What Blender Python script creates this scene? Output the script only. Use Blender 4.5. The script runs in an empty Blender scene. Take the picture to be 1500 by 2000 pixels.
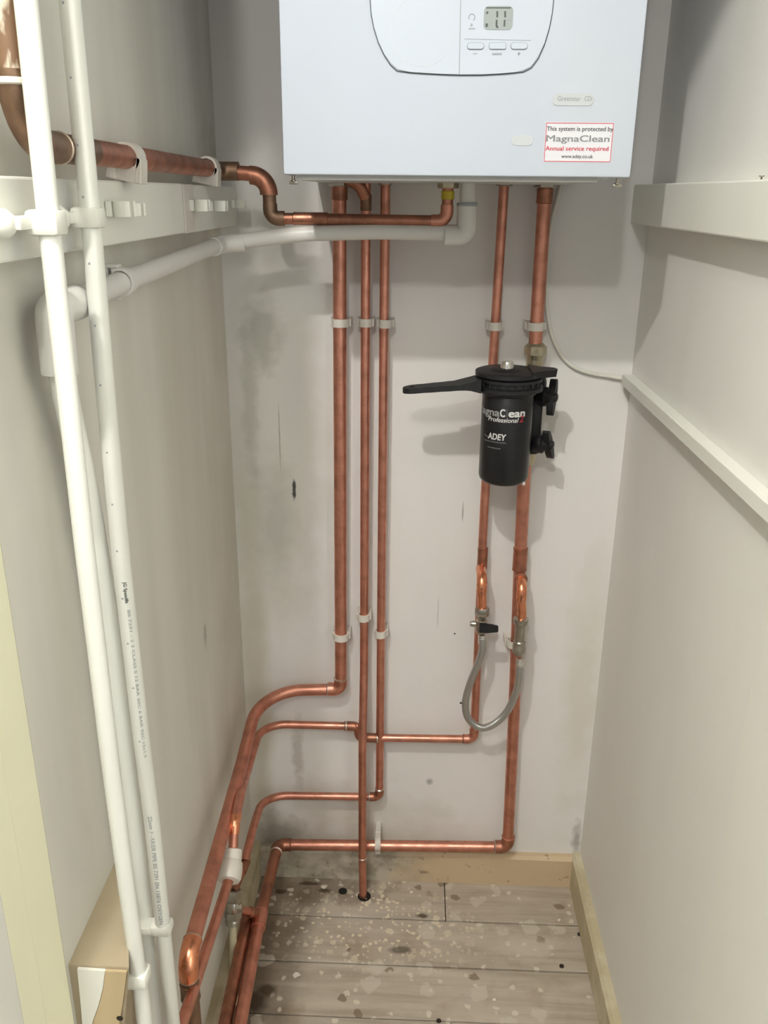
import bpy, bmesh, math, random
from mathutils import Vector as V, Matrix
random.seed(4)
sc = bpy.context.scene
C = sc.collection
PI = math.pi

# ------------------------------------------------------------------ camera
EYE = V((0, 0, 1.352))
FOC = 1700.0
yc = V((71, 622, -FOC)).normalized()
zc = -V((-45, -(71*-45+FOC*FOC)/622.0, -FOC)).normalized()
xc = yc.cross(zc)
R = Matrix((xc, yc, zc))                      # camera coordinates -> room coordinates
cam = bpy.data.cameras.new('camera'); co = bpy.data.objects.new('camera', cam); C.objects.link(co)
cam.sensor_fit = 'VERTICAL'; cam.sensor_height = 36; cam.lens = 36*FOC/2000; cam.clip_start = .02
co.matrix_world = Matrix.Translation(EYE) @ R.to_4x4()
sc.camera = co
def ray(u, v): return R @ V((u-750, 1000-v, -FOC))
def pY(u, v, y): r = ray(u, v); return EYE + r*(y/r.y)
def pX(u, v, x): r = ray(u, v); return EYE + r*(x/r.x)
def pZ(u, v, z): r = ray(u, v); return EYE + r*((z-EYE.z)/r.z)

# ------------------------------------------------------------------ light
w = bpy.data.worlds.new('world'); sc.world = w; w.use_nodes = True
w.node_tree.nodes['Background'].inputs[0].default_value = (.98, .99, 1, 1)
w.node_tree.nodes['Background'].inputs[1].default_value = .42
def lamp(name, loc, power, rad, col):
    l = bpy.data.lights.new(name, 'POINT'); l.energy = power; l.shadow_soft_size = rad; l.color = col
    o = bpy.data.objects.new(name, l); C.objects.link(o); o.location = loc
lamp('hall_lamp', (-.33, 0, 2.25), 44, .02, (1, .975, .925))
lamp('hall_lamp', (-.22, -.97, 2.3), 30, .04, (1, .975, .93))
la_ = bpy.data.lights.new('left_fill_light', 'AREA'); la_.shape = 'RECTANGLE'; la_.size = .8; la_.size_y = 1.2; la_.energy = 9; la_.color = (.93, .98, 1)  # added fill light to brighten the left jamb and wall, no known window
lo_ = bpy.data.objects.new('left_fill_light', la_); C.objects.link(lo_); lo_.location = (1.08, -.7, 1.5)
lo_.rotation_euler = (V((-.32, .6, 1.1))-V((1.08, -.7, 1.5))).to_track_quat('-Z', 'Y').to_euler()
sc.view_settings.view_transform = 'Standard'; sc.view_settings.look = 'None'
sc.view_settings.gamma = 1; sc.view_settings.use_curve_mapping = False
sc.view_settings.exposure = 0.12

# ------------------------------------------------------------------ materials
def lin(c): return tuple(((x/255)/12.92 if x/255 <= .04045 else ((x/255+.055)/1.055)**2.4) for x in c)+(1,)
class Mat:
    def __init__(s, name, rough=.5, metal=0, spec=.5):
        s.m = bpy.data.materials.new(name); s.m.use_nodes = True
        s.t = s.m.node_tree; s.b = s.t.nodes['Principled BSDF']
        s.b.inputs['Roughness'].default_value = rough; s.b.inputs['Metallic'].default_value = metal
        s.b.inputs['Specular IOR Level'].default_value = spec
        s.tc = s.t.nodes.new('ShaderNodeTexCoord'); s.geo = s.t.nodes.new('ShaderNodeNewGeometry')
        s.pos = s.geo.outputs['Position']
    def n(s, kind, **k):
        x = s.t.nodes.new(kind)
        for a, b in k.items():
            if a.startswith('_'): setattr(x, a[1:], b)
            else: s.set(x.inputs[a.replace('__', ' ')], b)
        return x
    def set(s, i, v):
        if isinstance(v, bpy.types.NodeSocket): s.t.links.new(v, i)
        else: i.default_value = v
    def noise(s, scale, detail=3, rough=.55, vec=None, dist=0):
        return s.n('ShaderNodeTexNoise', Vector=vec or s.pos, Scale=scale, Detail=detail, Roughness=rough, Distortion=dist).outputs['Fac']
    def scaled(s, v, vec=None):
        x = s.t.nodes.new('ShaderNodeMapping'); s.t.links.new(vec or s.pos, x.inputs['Vector']); x.inputs['Scale'].default_value = v
        return x.outputs[0]
    def step(s, f, a, b, lo=0., hi=1.):
        x = s.t.nodes.new('ShaderNodeMapRange'); s.t.links.new(f, x.inputs[0])
        x.inputs[1].default_value = a; x.inputs[2].default_value = b; x.inputs[3].default_value = lo; x.inputs[4].default_value = hi
        return x.outputs[0]
    def math(s, op, a, b=0.):
        x = s.t.nodes.new('ShaderNodeMath'); x.operation = op; s.set(x.inputs[0], a); s.set(x.inputs[1], b); return x.outputs[0]
    def mix(s, f, a, b):
        x = s.t.nodes.new('ShaderNodeMix'); x.data_type = 'RGBA'; s.set(x.inputs[0], f); s.set(x.inputs[6], a); s.set(x.inputs[7], b); return x.outputs[2]
    def blob(s, c, size, soft=.35, ns=25, na=.7):
        x = s.t.nodes.new('ShaderNodeVectorMath'); x.operation = 'SUBTRACT'; s.t.links.new(s.pos, x.inputs[0]); x.inputs[1].default_value = c
        y = s.t.nodes.new('ShaderNodeVectorMath'); y.operation = 'DIVIDE'; s.t.links.new(x.outputs[0], y.inputs[0]); y.inputs[1].default_value = size
        z = s.t.nodes.new('ShaderNodeVectorMath'); z.operation = 'LENGTH'; s.t.links.new(y.outputs[0], z.inputs[0])
        d = s.math('ADD', z.outputs['Value'], s.math('MULTIPLY', s.math('SUBTRACT', s.noise(ns), .5), na*2))
        return s.step(d, 1+soft, 1-soft)
    def color(s, v): s.set(s.b.inputs['Base Color'], v); return s
    def rough(s, v): s.set(s.b.inputs['Roughness'], v); return s
    def bump(s, h, strength=.2, dist=.001):
        x = s.n('ShaderNodeBump', Height=h, Strength=strength, Distance=dist); s.t.links.new(x.outputs[0], s.b.inputs['Normal']); return s
def plain(name, c, rough=.5, metal=0, spec=.5): return Mat(name, rough, metal, spec).color(lin(c)).m

def copper_mat(name, base, dark, amt, rough):
    m = Mat(name, rough, 1)
    n1 = m.step(m.noise(38, 4), .42, .75); n2 = m.step(m.noise(170, 3), .6, .78)
    c = m.mix(m.math('MULTIPLY', n1, amt), lin(base), lin(dark)); c = m.mix(m.math('MULTIPLY', n2, .35), c, lin(dark))
    m.color(c); m.rough(m.step(m.noise(60, 3), .3, .7, rough-.07, rough+.12)); return m.m
M = {}
M['copper'] = copper_mat('copper', (214, 152, 132), (150, 102, 84), .6, .4)
M['bright'] = copper_mat('bright_copper', (236, 160, 124), (200, 126, 94), .5, .27)
M['tarnish'] = copper_mat('tarnished_copper', (186, 130, 108), (116, 88, 72), .8, .45)
M['brown'] = copper_mat('brown_tarnish', (150, 122, 102), (104, 88, 74), .9, .52)
m = Mat('peeling_paint_copper', .6, .15)
f1 = m.step(m.noise(45, 4, vec=m.scaled((1, 1, .35))), .5, .56)
m.color(m.mix(f1, m.mix(m.noise(25), lin((104, 76, 56)), lin((134, 106, 80))), lin((214, 205, 185)))); M['peel'] = m.m
M['solder'] = plain('solder', (205, 190, 178), .3, 1)
m = Mat('nickel', .3, 1); m.color(m.mix(m.noise(120), lin((150, 146, 136)), lin((196, 190, 178)))); M['nickel'] = m.m
m = Mat('dull_brass', .38, 1); m.color(m.mix(m.noise(90), lin((170, 160, 134)), lin((205, 196, 172)))); M['brass'] = m.m
M['chrome'] = plain('chrome', (225, 222, 218), .16, 1)
M['tape'] = plain('yellow_tape', (186, 166, 40), .5)
m = Mat('white_pipe_plastic', .32); m.color(m.mix(m.noise(9), lin((238, 239, 232)), lin((226, 226, 218)))); M['wpipe'] = m.m
m = Mat('grey_white_plastic', .38); m.color(m.mix(m.noise(9), lin((212, 210, 206)), lin((222, 220, 214)))); M['waste'] = m.m
M['clip'] = plain('clip_plastic', (214, 209, 200), .45)
M['white_clip'] = plain('white_clip_plastic', (232, 232, 222), .42)
M['fitting'] = plain('push_fit_plastic', (216, 211, 200), .4)
M['boiler'] = plain('boiler_white_enamel', (204, 212, 224), .17)
M['panel'] = plain('panel_white_plastic', (205, 213, 225), .2)
M['chassis'] = plain('chassis_grey', (190, 190, 186), .45)
M['gap'] = plain('dark_gap', (88, 94, 102), .5)
M['line'] = plain('grey_line', (158, 164, 170), .5)
M['faint'] = plain('faint_line', (206, 211, 218), .35)
M['lcd'] = plain('lcd_grey', (166, 174, 172), .25)
M['digit'] = plain('lcd_digit', (84, 90, 88), .5)
M['badge'] = plain('badge_grey', (198, 203, 206), .35)
M['badge_text'] = plain('badge_text', (142, 150, 154), .4)
M['paper'] = plain('sticker_paper', (224, 225, 230), .35)
M['red'] = plain('sticker_red', (200, 42, 66), .5)
M['ink'] = plain('sticker_ink', (70, 70, 74), .5)
M['inkgrey'] = plain('sticker_grey', (138, 140, 142), .5)
m = Mat('black_enamel', .34); m.color(m.mix(m.noise(60), lin((14, 15, 18)), lin((20, 21, 24)))); M['can'] = m.m
m = Mat('black_plastic', .5); m.color(m.mix(m.noise(80), lin((17, 18, 20)), lin((25, 26, 28)))); M['black'] = m.m
M['print_white'] = plain('print_white', (214, 214, 212), .4)
M['print_grey'] = plain('print_grey', (150, 150, 150), .4)
M['print_dim'] = plain('print_dim', (84, 84, 86), .4)
M['print_red'] = plain('print_red', (165, 40, 50), .4)
M['print_black'] = plain('print_black', (70, 74, 72), .5)
M['print_faint'] = plain('print_faint', (164, 166, 166), .5)
m = Mat('braided_steel', .3, 1)
wv = m.n('ShaderNodeTexWave', Vector=m.scaled((1, 1, 1)), Scale=260., Distortion=1.5).outputs['Fac']
m.color(m.mix(wv, lin((150, 152, 152)), lin((222, 222, 218)))); m.bump(wv, .5, .0006); M['braid'] = m.m
M['tube'] = plain('cream_tube', (206, 200, 168), .4)
M['cable'] = plain('white_cable', (220, 219, 208), .45)
M['screw'] = plain('steel_screw', (120, 112, 100), .35, 1)
M['rust'] = plain('dark_screw', (52, 44, 38), .6, .4)
M['hole'] = plain('hole_dark', (24, 18, 16), .9)
M['crumb'] = plain('plaster_crumb', (226, 220, 208), .9)

def wall_mat(name, c1, c2, extra=None):
    m = Mat(name, .62, 0, .3)
    n = m.noise(3.2, 4); n2 = m.step(m.noise(8, 4, vec=m.scaled((1, 1, .35))), .45, .72)
    c = m.mix(n, lin(c1), lin(c2)); c = m.mix(m.math('MULTIPLY', n2, .25), c, lin(tuple(x-16 for x in c1)))
    if extra: c = extra(m, c)
    m.color(c)
    m.bump(m.math('ADD', m.noise(14, 3), m.math('MULTIPLY', m.noise(220, 3), .06)), .35, .004)
    return m.m
def back_extra(m, c):
    def lay(c, f, k, col): return m.mix(m.math('MULTIPLY', f, k), c, lin(col))
    c = lay(c, m.blob((-.25, 1.46, .95), (.09, 1, .34), .3, 14, .6), .6, (206, 204, 192))
    c = lay(c, m.blob((-.26, 1.46, 1.13), (.03, 1, .055), .5, 40, .7), .55, (150, 150, 138))
    c = lay(c, m.blob((-.245, 1.46, .80), (.03, 1, .10), .6, 30, .8), .4, (160, 160, 148))
    c = lay(c, m.blob((-.21, 1.46, 1.02), (.018, 1, .10), .4, 30, .5), .5, (208, 208, 203))
    c = lay(c, m.blob((-.285, 1.46, 1.00), (.012, 1, .12), .5, 45, .9), .35, (160, 160, 150))
    c = lay(c, m.blob((-.19, 1.46, 1.20), (.05, 1, .035), .15, 30, .35), .5, (222, 222, 216))
    c = lay(c, m.blob((-.30, 1.46, .40), (.025, 1, .36), .6, 12, .8), .45, (190, 182, 150))
    c = lay(c, m.blob((-.13, 1.46, .05), (.20, 1, .13), .6, 16, .8), .55, (176, 168, 150))
    c = lay(c, m.blob((-.27, 1.46, .095), (.05, 1, .04), .6, 30, .9), .7, (122, 116, 100))
    c = lay(c, m.blob((.33, 1.46, .45), (.03, 1, .22), .6, 20, .9), .35, (196, 188, 162))
    c = lay(c, m.blob((.350, 1.46, .11), (.008, 1, .035), .6, 60, .9), .6, (110, 106, 96))
    c = lay(c, m.blob((-.213, 1.46, .855), (.0035, 1, .016), .3, 90, .8), 1, (72, 74, 70))
    c = lay(c, m.blob((-.236, 1.46, .95), (.0012, 1, .05), .4, 60, .5), .6, (130, 130, 124))
    c = lay(c, m.blob((.088, 1.46, .82), (.0012, 1, .018), .4, 60, .5), .7, (130, 128, 122))
    c = lay(c, m.blob((.045, 1.46, .24), (.006, 1, .007), .5, 60, .5), .6, (120, 118, 112))
    c = lay(c, m.blob((.05, 1.46, .62), (.0012, 1, .03), .4, 60, .5), .4, (150, 148, 140))
    c = lay(c, m.blob((-.22, 1.46, .30), (.01, 1, .07), .5, 60, .9), .45, (150, 142, 124))
    return c
def left_extra(m, c):
    def lay(c, f, k, col): return m.mix(m.math('MULTIPLY', f, k), c, lin(col))
    c = lay(c, m.step(m.noise(5, 3, vec=m.scaled((1, 1, .12))), .5, .65), .28, (166, 162, 146))
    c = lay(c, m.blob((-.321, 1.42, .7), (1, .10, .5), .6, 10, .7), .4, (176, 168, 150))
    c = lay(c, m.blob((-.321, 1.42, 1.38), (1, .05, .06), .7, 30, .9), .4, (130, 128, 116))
    c = lay(c, m.blob((-.321, 1.20, .70), (1, .008, .02), .5, 60, .9), .5, (140, 136, 128))
    return c
M['wall_back'] = wall_mat('back_wall_paint', (232, 230, 228), (226, 223, 219), back_extra)
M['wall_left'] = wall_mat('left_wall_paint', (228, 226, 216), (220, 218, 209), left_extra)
M['wall_right'] = wall_mat('right_wall_paint', (233, 232, 227), (227, 225, 219))
M['paint'] = wall_mat('trim_paint', (232, 232, 223), (226, 225, 217))
M['cream'] = wall_mat('cream_gloss_paint', (246, 244, 218), (242, 240, 208))
m = Mat('back_skirting_paint', .6, 0, .3)
sx = m.n('ShaderNodeSeparateXYZ', Vector=m.pos)
f = m.step(m.math('ADD', sx.outputs[0], m.math('MULTIPLY', m.math('SUBTRACT', m.noise(22, 4), .5), .16)), -.03, .05)
c = m.mix(f, m.mix(m.step(m.noise(26, 5), .4, .6), lin((150, 142, 126)), lin((184, 176, 160))), m.mix(m.noise(10), lin((205, 184, 152)), lin((196, 174, 144))))
c = m.mix(m.math('MULTIPLY', m.step(m.noise(60, 4), .64, .7), .6), c, lin((110, 96, 80)))
m.color(c).bump(m.noise(70, 3), .3, .002); M['skirt_back'] = m.m
m = Mat('side_skirting_paint', .6, 0, .3)
m.color(m.mix(m.step(m.noise(16, 4), .45, .65), lin((186, 176, 146)), lin((208, 200, 174)))).bump(m.noise(60, 3), .3, .002); M['skirt_side'] = m.m
m = Mat('bare_timber', .65, 0, .3)
g = m.noise(30, 4, vec=m.scaled((1, 1, .12))); m.color(m.mix(g, lin((204, 184, 148)), lin((180, 160, 126)))); M['timber'] = m.m
m = Mat('tan_timber', .65, 0, .3)
m.color(m.mix(m.noise(18, 4), lin((182, 168, 142)), lin((166, 152, 128)))); M['tan'] = m.m
# floor plank material: weathered boards, grey stains, paint and plaster splashes
m = Mat('weathered_plank', .7, 0, .25)
rnd = m.n('ShaderNodeObjectInfo').outputs['Random']
g = m.noise(9, 6, .6, vec=m.scaled((.35, 4.5, 1)), dist=.6)
c = m.mix(m.step(g, .3, .7), lin((148, 136, 121)), lin((190, 180, 166)))
c = m.mix(m.math('MULTIPLY', m.step(m.noise(5, 4), .42, .68), .6), c, lin((188, 178, 166)))
c = m.mix(m.math('MULTIPLY', m.step(m.noise(7.3, 4), .55, .72), .65), c, lin((134, 114, 92)))
c = m.mix(m.math('MULTIPLY', rnd, .12), c, lin((200, 184, 160)))
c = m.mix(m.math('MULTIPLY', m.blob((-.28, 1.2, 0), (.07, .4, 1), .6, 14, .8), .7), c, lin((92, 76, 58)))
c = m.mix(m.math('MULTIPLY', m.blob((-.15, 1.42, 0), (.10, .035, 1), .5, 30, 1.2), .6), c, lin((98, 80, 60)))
def spots(scale, thr, zone, col, k=1.):
    global c
    v = m.n('ShaderNodeTexVoronoi', Vector=m.pos, Scale=scale)
    wob = m.math('ADD', v.outputs['Distance'], m.math('MULTIPLY', m.math('SUBTRACT', m.noise(scale*1.6, 4), .5), .95))
    sel = m.step(m.n('ShaderNodeSeparateXYZ', Vector=v.outputs['Color']).outputs[0], 1-thr, 1-thr+.01)
    f = m.math('MULTIPLY', m.math('MULTIPLY', m.step(wob, .36, .28), sel), m.math('MULTIPLY', zone, k))
    c = m.mix(f, c, lin(col))
one = m.step(m.noise(3), -2, -1)
zone = m.blob((-.06, 1.33, 0), (.17, .085, 1), .5, 14, .8)
spots(95, .5, zone, (222, 212, 186), .9); spots(45, .42, zone, (214, 204, 180), .9)
spots(60, .18, one, (216, 208, 192), .7); spots(20, .25, one, (206, 198, 184), .5); spots(38, .06, one, (112, 94, 74), .7)
c = m.mix(m.math('MULTIPLY', m.blob((.24, 1.29, 0), (.05, .03, 1), .4, 34, 1.1), .5), c, lin((200, 190, 176)))
c = m.mix(m.math('MULTIPLY', m.blob((-.005, 1.27, 0), (.022, .008, 1), .4, 34, .5), .8), c, lin((92, 84, 72)))
for q in ((-.165, 1.412, .011, .006), (-.255, 1.405, .014, .006), (-.20, 1.43, .02, .005), (.035, 1.355, .011, .006), (-.245, 1.17, .016, .012), (-.262, 1.145, .02, .02)):
    c = m.mix(m.math('MULTIPLY', m.blob((q[0], q[1], 0), (q[2], q[3], 1), .4, 60, .5), .85), c, lin((72, 58, 42)))
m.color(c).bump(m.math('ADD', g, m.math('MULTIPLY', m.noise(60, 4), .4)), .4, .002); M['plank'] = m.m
M['subfloor'] = plain('subfloor_dark', (40, 32, 26), .9)

# ------------------------------------------------------------------ mesh helpers
ORG = {}
def obj(name, bm, mat, parent=None, smooth=False, mats=None, org=None):
    """links bm (room coordinates) as ONE mesh object"""
    o = V((0, 0, 0))
    if parent is not None: o = ORG[parent.name]
    else:
        if org is None:
            mn = V([min(v.co[i] for v in bm.verts) for i in range(3)]); mx = V([max(v.co[i] for v in bm.verts) for i in range(3)])
            o = V(((mn.x+mx.x)/2, (mn.y+mx.y)/2, mn.z))
        else: o = V(org)
    bmesh.ops.recalc_face_normals(bm, faces=bm.faces)
    bmesh.ops.translate(bm, verts=bm.verts, vec=-o)
    me = bpy.data.meshes.new(name); bm.to_mesh(me); bm.free()
    if smooth:
        for p in me.polygons: p.use_smooth = True
    ob = bpy.data.objects.new(name, me); C.objects.link(ob)
    for x in (mats or [mat]): me.materials.append(M[x])
    if smooth:
        me.set_sharp_from_angle(angle=math.radians(38))
    if parent is not None: ob.parent = parent
    else: ob.location = o
    ORG[ob.name] = o
    return ob
def tag(o, label, cat, group=None):
    o['label'] = label; o['category'] = cat
    if group: o['group'] = group
    return o
def thing(name, loc, label, cat, group=None):
    o = bpy.data.objects.new(name, None); C.objects.link(o); o.location = loc; o.empty_display_size = .02
    ORG[o.name] = V(loc); return tag(o, label, cat, group)
def struct(name, bm, mat, parent=None, smooth=False, org=None):
    o = obj(name, bm, mat, parent, smooth, org=org)
    if parent is None: o['kind'] = 'structure'
    return o
def nb(): return bmesh.new()
def frame(d, up=None):
    d = V(d).normalized(); u = V(up) if up else (V((0, 0, 1)) if abs(d.z) < .9 else V((0, 1, 0)))
    s = d.cross(u).normalized(); return s, s.cross(d).normalized(), d
def box(bm, a, b, bev=0, rot=None, piv=None):
    a, b = V(a), V(b); c = (a+b)/2; s = b-a
    r = bmesh.ops.create_cube(bm, size=1, matrix=Matrix.Translation(c) @ Matrix.Diagonal((abs(s.x), abs(s.y), abs(s.z), 1)))
    vs = r['verts']
    if bev:
        es = list({e for v in vs for e in v.link_edges})
        rr = bmesh.ops.bevel(bm, geom=es, offset=bev, segments=2, affect='EDGES', profile=.5)
        vs = list({v for f in rr['faces'] for v in f.verts} | {v for v in vs if v.is_valid})
    if rot: bmesh.ops.rotate(bm, verts=vs, cent=piv or c, matrix=rot)
    return bm
def fillet(pts, rad):
    pts = [V(p) for p in pts]; out = [pts[0]]
    for i in range(1, len(pts)-1):
        p = pts[i]; a = pts[i-1]-p; b = pts[i+1]-p; r = rad[i-1] if isinstance(rad, (list, tuple)) else rad
        la, lb = a.length, b.length; a.normalize(); b.normalize(); ang = a.angle(b)
        if r <= 0 or ang > PI-.02: out.append(p); continue
        t = min(r/math.tan(ang/2), la*.49 if i > 1 else la*.95, lb*.49 if i < len(pts)-2 else lb*.95); rr = t*math.tan(ang/2)
        c = p+(a+b).normalized()*(rr/math.sin(ang/2)); s = p+a*t-c; e = p+b*t-c
        tot = s.angle(e); ax = s.cross(e).normalized(); n = max(3, int(tot/.16))
        for k in range(n+1): out.append(c+Matrix.Rotation(tot*k/n, 3, ax) @ s)
    out.append(pts[-1]); return out
def sweep(bm, path, r, seg=18, cap=True, prof=None):
    path = [V(p) for p in path]; q = [path[0]]
    for p in path[1:]:
        if (p-q[-1]).length > 1e-5: q.append(p)
    path = q; n = len(path); T = []
    for i in range(n):
        a = (path[i]-path[i-1]).normalized() if i else None; b = (path[i+1]-path[i]).normalized() if i < n-1 else None
        T.append(b if a is None else a if b is None else (a+b).normalized())
    s, u, _ = frame(T[0]); rings = []
    for i in range(n):
        if i:
            ax = T[i-1].cross(T[i])
            if ax.length > 1e-7:
                m_ = Matrix.Rotation(T[i-1].angle(T[i]), 3, ax.normalized()); s = m_ @ s; u = m_ @ u
        ri = r[i] if isinstance(r, (list, tuple)) else r
        rings.append([bm.verts.new(path[i]+s*math.cos(2*PI*k/seg)*ri+u*math.sin(2*PI*k/seg)*ri) for k in range(seg)])
    for i in range(n-1):
        for k in range(seg): bm.faces.new((rings[i][k], rings[i][(k+1) % seg], rings[i+1][(k+1) % seg], rings[i+1][k]))
    if cap: bm.faces.new(rings[0][::-1]); bm.faces.new(rings[-1])
    return bm
def lathe(bm, p, d, prof, seg=24):
    """prof: list of (distance along d, radius)"""
    s, u, d = frame(d); p = V(p); rings = []
    for t, r in prof:
        rings.append([bm.verts.new(p+d*t+(s*math.cos(2*PI*k/seg)+u*math.sin(2*PI*k/seg))*max(r, 1e-5)) for k in range(seg)])
    for i in range(len(rings)-1):
        for k in range(seg): bm.faces.new((rings[i][k], rings[i][(k+1) % seg], rings[i+1][(k+1) % seg], rings[i+1][k]))
    bm.faces.new(rings[0][::-1]); bm.faces.new(rings[-1]); return bm
def prism(bm, pts, off):
    """extrude a closed outline by off"""
    a = [bm.verts.new(p) for p in pts]; b = [bm.verts.new(V(p)+V(off)) for p in pts]; n = len(a)
    bm.faces.new(a[::-1]); bm.faces.new(b)
    for i in range(n): bm.faces.new((a[i], a[(i+1) % n], b[(i+1) % n], b[i]))
    return bm
def hexnut(bm, p, d, r, h):
    lathe(bm, p, d, [(0, r*.9), (h*.12, r), (h*.88, r), (h, r*.9)], 6); return bm
def text_bm(s, width, height, bold=0., shear=0.):
    cu = bpy.data.curves.new('t', 'FONT'); cu.body = s; cu.size = 1; cu.shear = shear; cu.resolution_u = 3
    ob = bpy.data.objects.new('t', cu); C.objects.link(ob)
    me = bpy.data.meshes.new_from_object(ob.evaluated_get(bpy.context.evaluated_depsgraph_get()))
    bpy.data.objects.remove(ob); bpy.data.curves.remove(cu)
    bm = nb(); bm.from_mesh(me); bpy.data.meshes.remove(me)
    x0 = min(v.co.x for v in bm.verts); x1 = max(v.co.x for v in bm.verts)
    k = width/(x1-x0); kz = height/.72
    if bold:
        geo = list(bm.verts)+list(bm.edges)+list(bm.faces)
        for j_, (dx, dy) in enumerate(((bold*1.6, 0), (0, bold*1.2), (bold*1.6, bold*1.2))):
            q = bmesh.ops.duplicate(bm, geom=geo); bmesh.ops.translate(bm, verts=[g for g in q['geom'] if isinstance(g, bmesh.types.BMVert)], vec=(dx, dy, .00004*(j_+1)))
    for v in bm.verts: v.co = V(((v.co.x-x0)*k, v.co.y*kz, v.co.z))
    return bm
def thicken(bm, dirv, t=.0003):
    r = bmesh.ops.extrude_face_region(bm, geom=list(bm.faces))
    bmesh.ops.translate(bm, verts=[g for g in r['geom'] if isinstance(g, bmesh.types.BMVert)], vec=V(dirv)*t)
def flat_text(name, s, x, y, z, width, height, mat, parent, bold=.0, shear=0.):
    bm = text_bm(s, width, height, bold, shear)
    for v in bm.verts: v.co = V((x+v.co.x, y-v.co.z, z+v.co.y))
    thicken(bm, (0, -1, 0), .0002)
    return obj(name, bm, mat, parent)

# ------------------------------------------------------------------ room shell
XL, XR, YB = -.321, .360, 1.462
YF = .617
b = nb(); box(b, (XL-.1, YB, -.05), (XR+.1, YB+.1, 2.42)); struct('wall_back', b, 'wall_back')
b = nb(); box(b, (XL-.1, YF, -.05), (XL, YB, 2.42)); struct('wall_left', b, 'wall_left')
b = nb(); box(b, (XR, .58, -.05), (XR+.1, YB, 2.42)); struct('wall_right', b, 'wall_right')
b = nb(); box(b, (XL-.8, -1.6, 2.42), (XR+.8, YB+.1, 2.47)); struct('ceiling', b, 'paint')
b = nb(); box(b, (XL-.1, .53, 1.945), (XR+.1, .617, 2.42)); box(b, (XL-.8, .50, -.01), (XL-.05, .56, 2.42)); box(b, (XR+.04, .50, -.01), (XR+.8, .58, 2.42)); struct('wall_front', b, 'wall_right')
fl = nb(); box(fl, (XL-.8, -1.6, -.06), (XR+.8, YB, -.019)); floor = struct('floor', fl, 'subfloor', org=(0, 0, 0))
b = nb(); box(b, (XR+.8, -1.6, -.05), (XR+.9, .58, 2.42)); box(b, (XL-.9, -1.6, -.05), (XL-.8, .56, 2.42)); struct('wall_hall_bounce', b, 'wall_right')  # unseen hall side walls, added to bounce lamp light onto the left jamb
# floorboards: one object each
seams = [1.455, 1.345, 1.235, 1.122, 1.008, .895, .782, .668, .555, .44, .325, .21]
joints = [(.082,), (None,), (None,), (.085,), (-.12,), (.2,), (None,), (.0,), (None,), (.15,), (-.1,)]
for i in range(len(seams)-1):
    y1, y0 = seams[i]-.0016, seams[i+1]+.0016
    jx = joints[i][0]; cuts = [XL-.02] + ([jx] if jx is not None else []) + [XR+.02]
    if y1 < .6: cuts[0] -= .7; cuts[-1] += .7
    for j in range(len(cuts)-1):
        b = nb(); box(b, (cuts[j]+.0008, y0, -.019), (cuts[j+1]-.0008, y1, -.0006*(i*7 % 3)), .0012)
        obj('plank', b, 'plank', floor)
def on_floor(u, v): return pZ(u, v, 0)
for u, v in ((1132, 1825), (1097, 1887), (857, 1994)):
    p = on_floor(u, v); b = nb(); lathe(b, p+V((0, 0, -.004)), (0, 0, 1), [(0, .003), (.004, .0045), (.0052, .0042), (.0046, .002)], 14); obj('floor_screw', b, 'rust', floor, True)
# skirtings
b = nb(); prism(b, [V((XL+.018, YB-.016, 0)), V((XL+.018, YB-.016, .066)), V((XL+.018, YB-.010, .073)), V((XL+.018, YB, .073)), V((XL+.018, YB, 0))], (XR-XL-.036, 0, 0)); struct('baseboard_back', b, 'skirt_back')
def side_skirt(name, x, s, h, y0, y1=YB):
    b = nb(); prism(b, [V((x, y0, 0)), V((x+s*.018, y0, 0)), V((x+s*.018, y0, h-.006)), V((x+s*.012, y0, h)), V((x, y0, h))], (0, y1-y0, 0)); return struct(name, b, 'skirt_side')
side_skirt('baseboard_right', XR, -1, .078, .60); side_skirt('baseboard_left', XL, 1, .078, YF)
# battens
t = nb(); box(t, (XR-.028, .60, 1.311), (XR, YB, 1.368), .002); struct('trim_1', t, 'paint')
t = nb(); box(t, (XL, YF-.04, 1.303), (-.292, 1.128, 1.361), .002); tb = struct('trim_2', t, 'paint')
b = nb(); box(b, (XL, 1.1295, 1.3025), (-.2905, 1.178, 1.3605), .001); obj('batten_piece', b, 'clip', tb)
b = nb(); box(b, (XL, 1.1795, 1.302), (-.2915, YB, 1.360), .0015); obj('batten_piece', b, 'paint', tb)
# door linings
xa = pY(63, 1450, YF).x
b = nb(); box(b, (XL-.08, .560, 0), (XL+.001, YF, 2.0), .003); tr = struct('trim_3', b, 'cream')
p2 = pY(110, 1972, .585)
b = nb(); box(b, (XL-.08, .520, 0), (XL+.006, .5596, 2.0), .003); struct('trim_4', b, 'cream')
b = nb(); box(b, (XL-.12, .44, 0), (XL+.012, .516, 2.0), .004); struct('trim_5', b, 'paint')
b = nb(); box(b, (XR-.004, .50, 0), (XR+.03, .808, 2.0), .002); struct('trim_6', b, 'paint')

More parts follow.
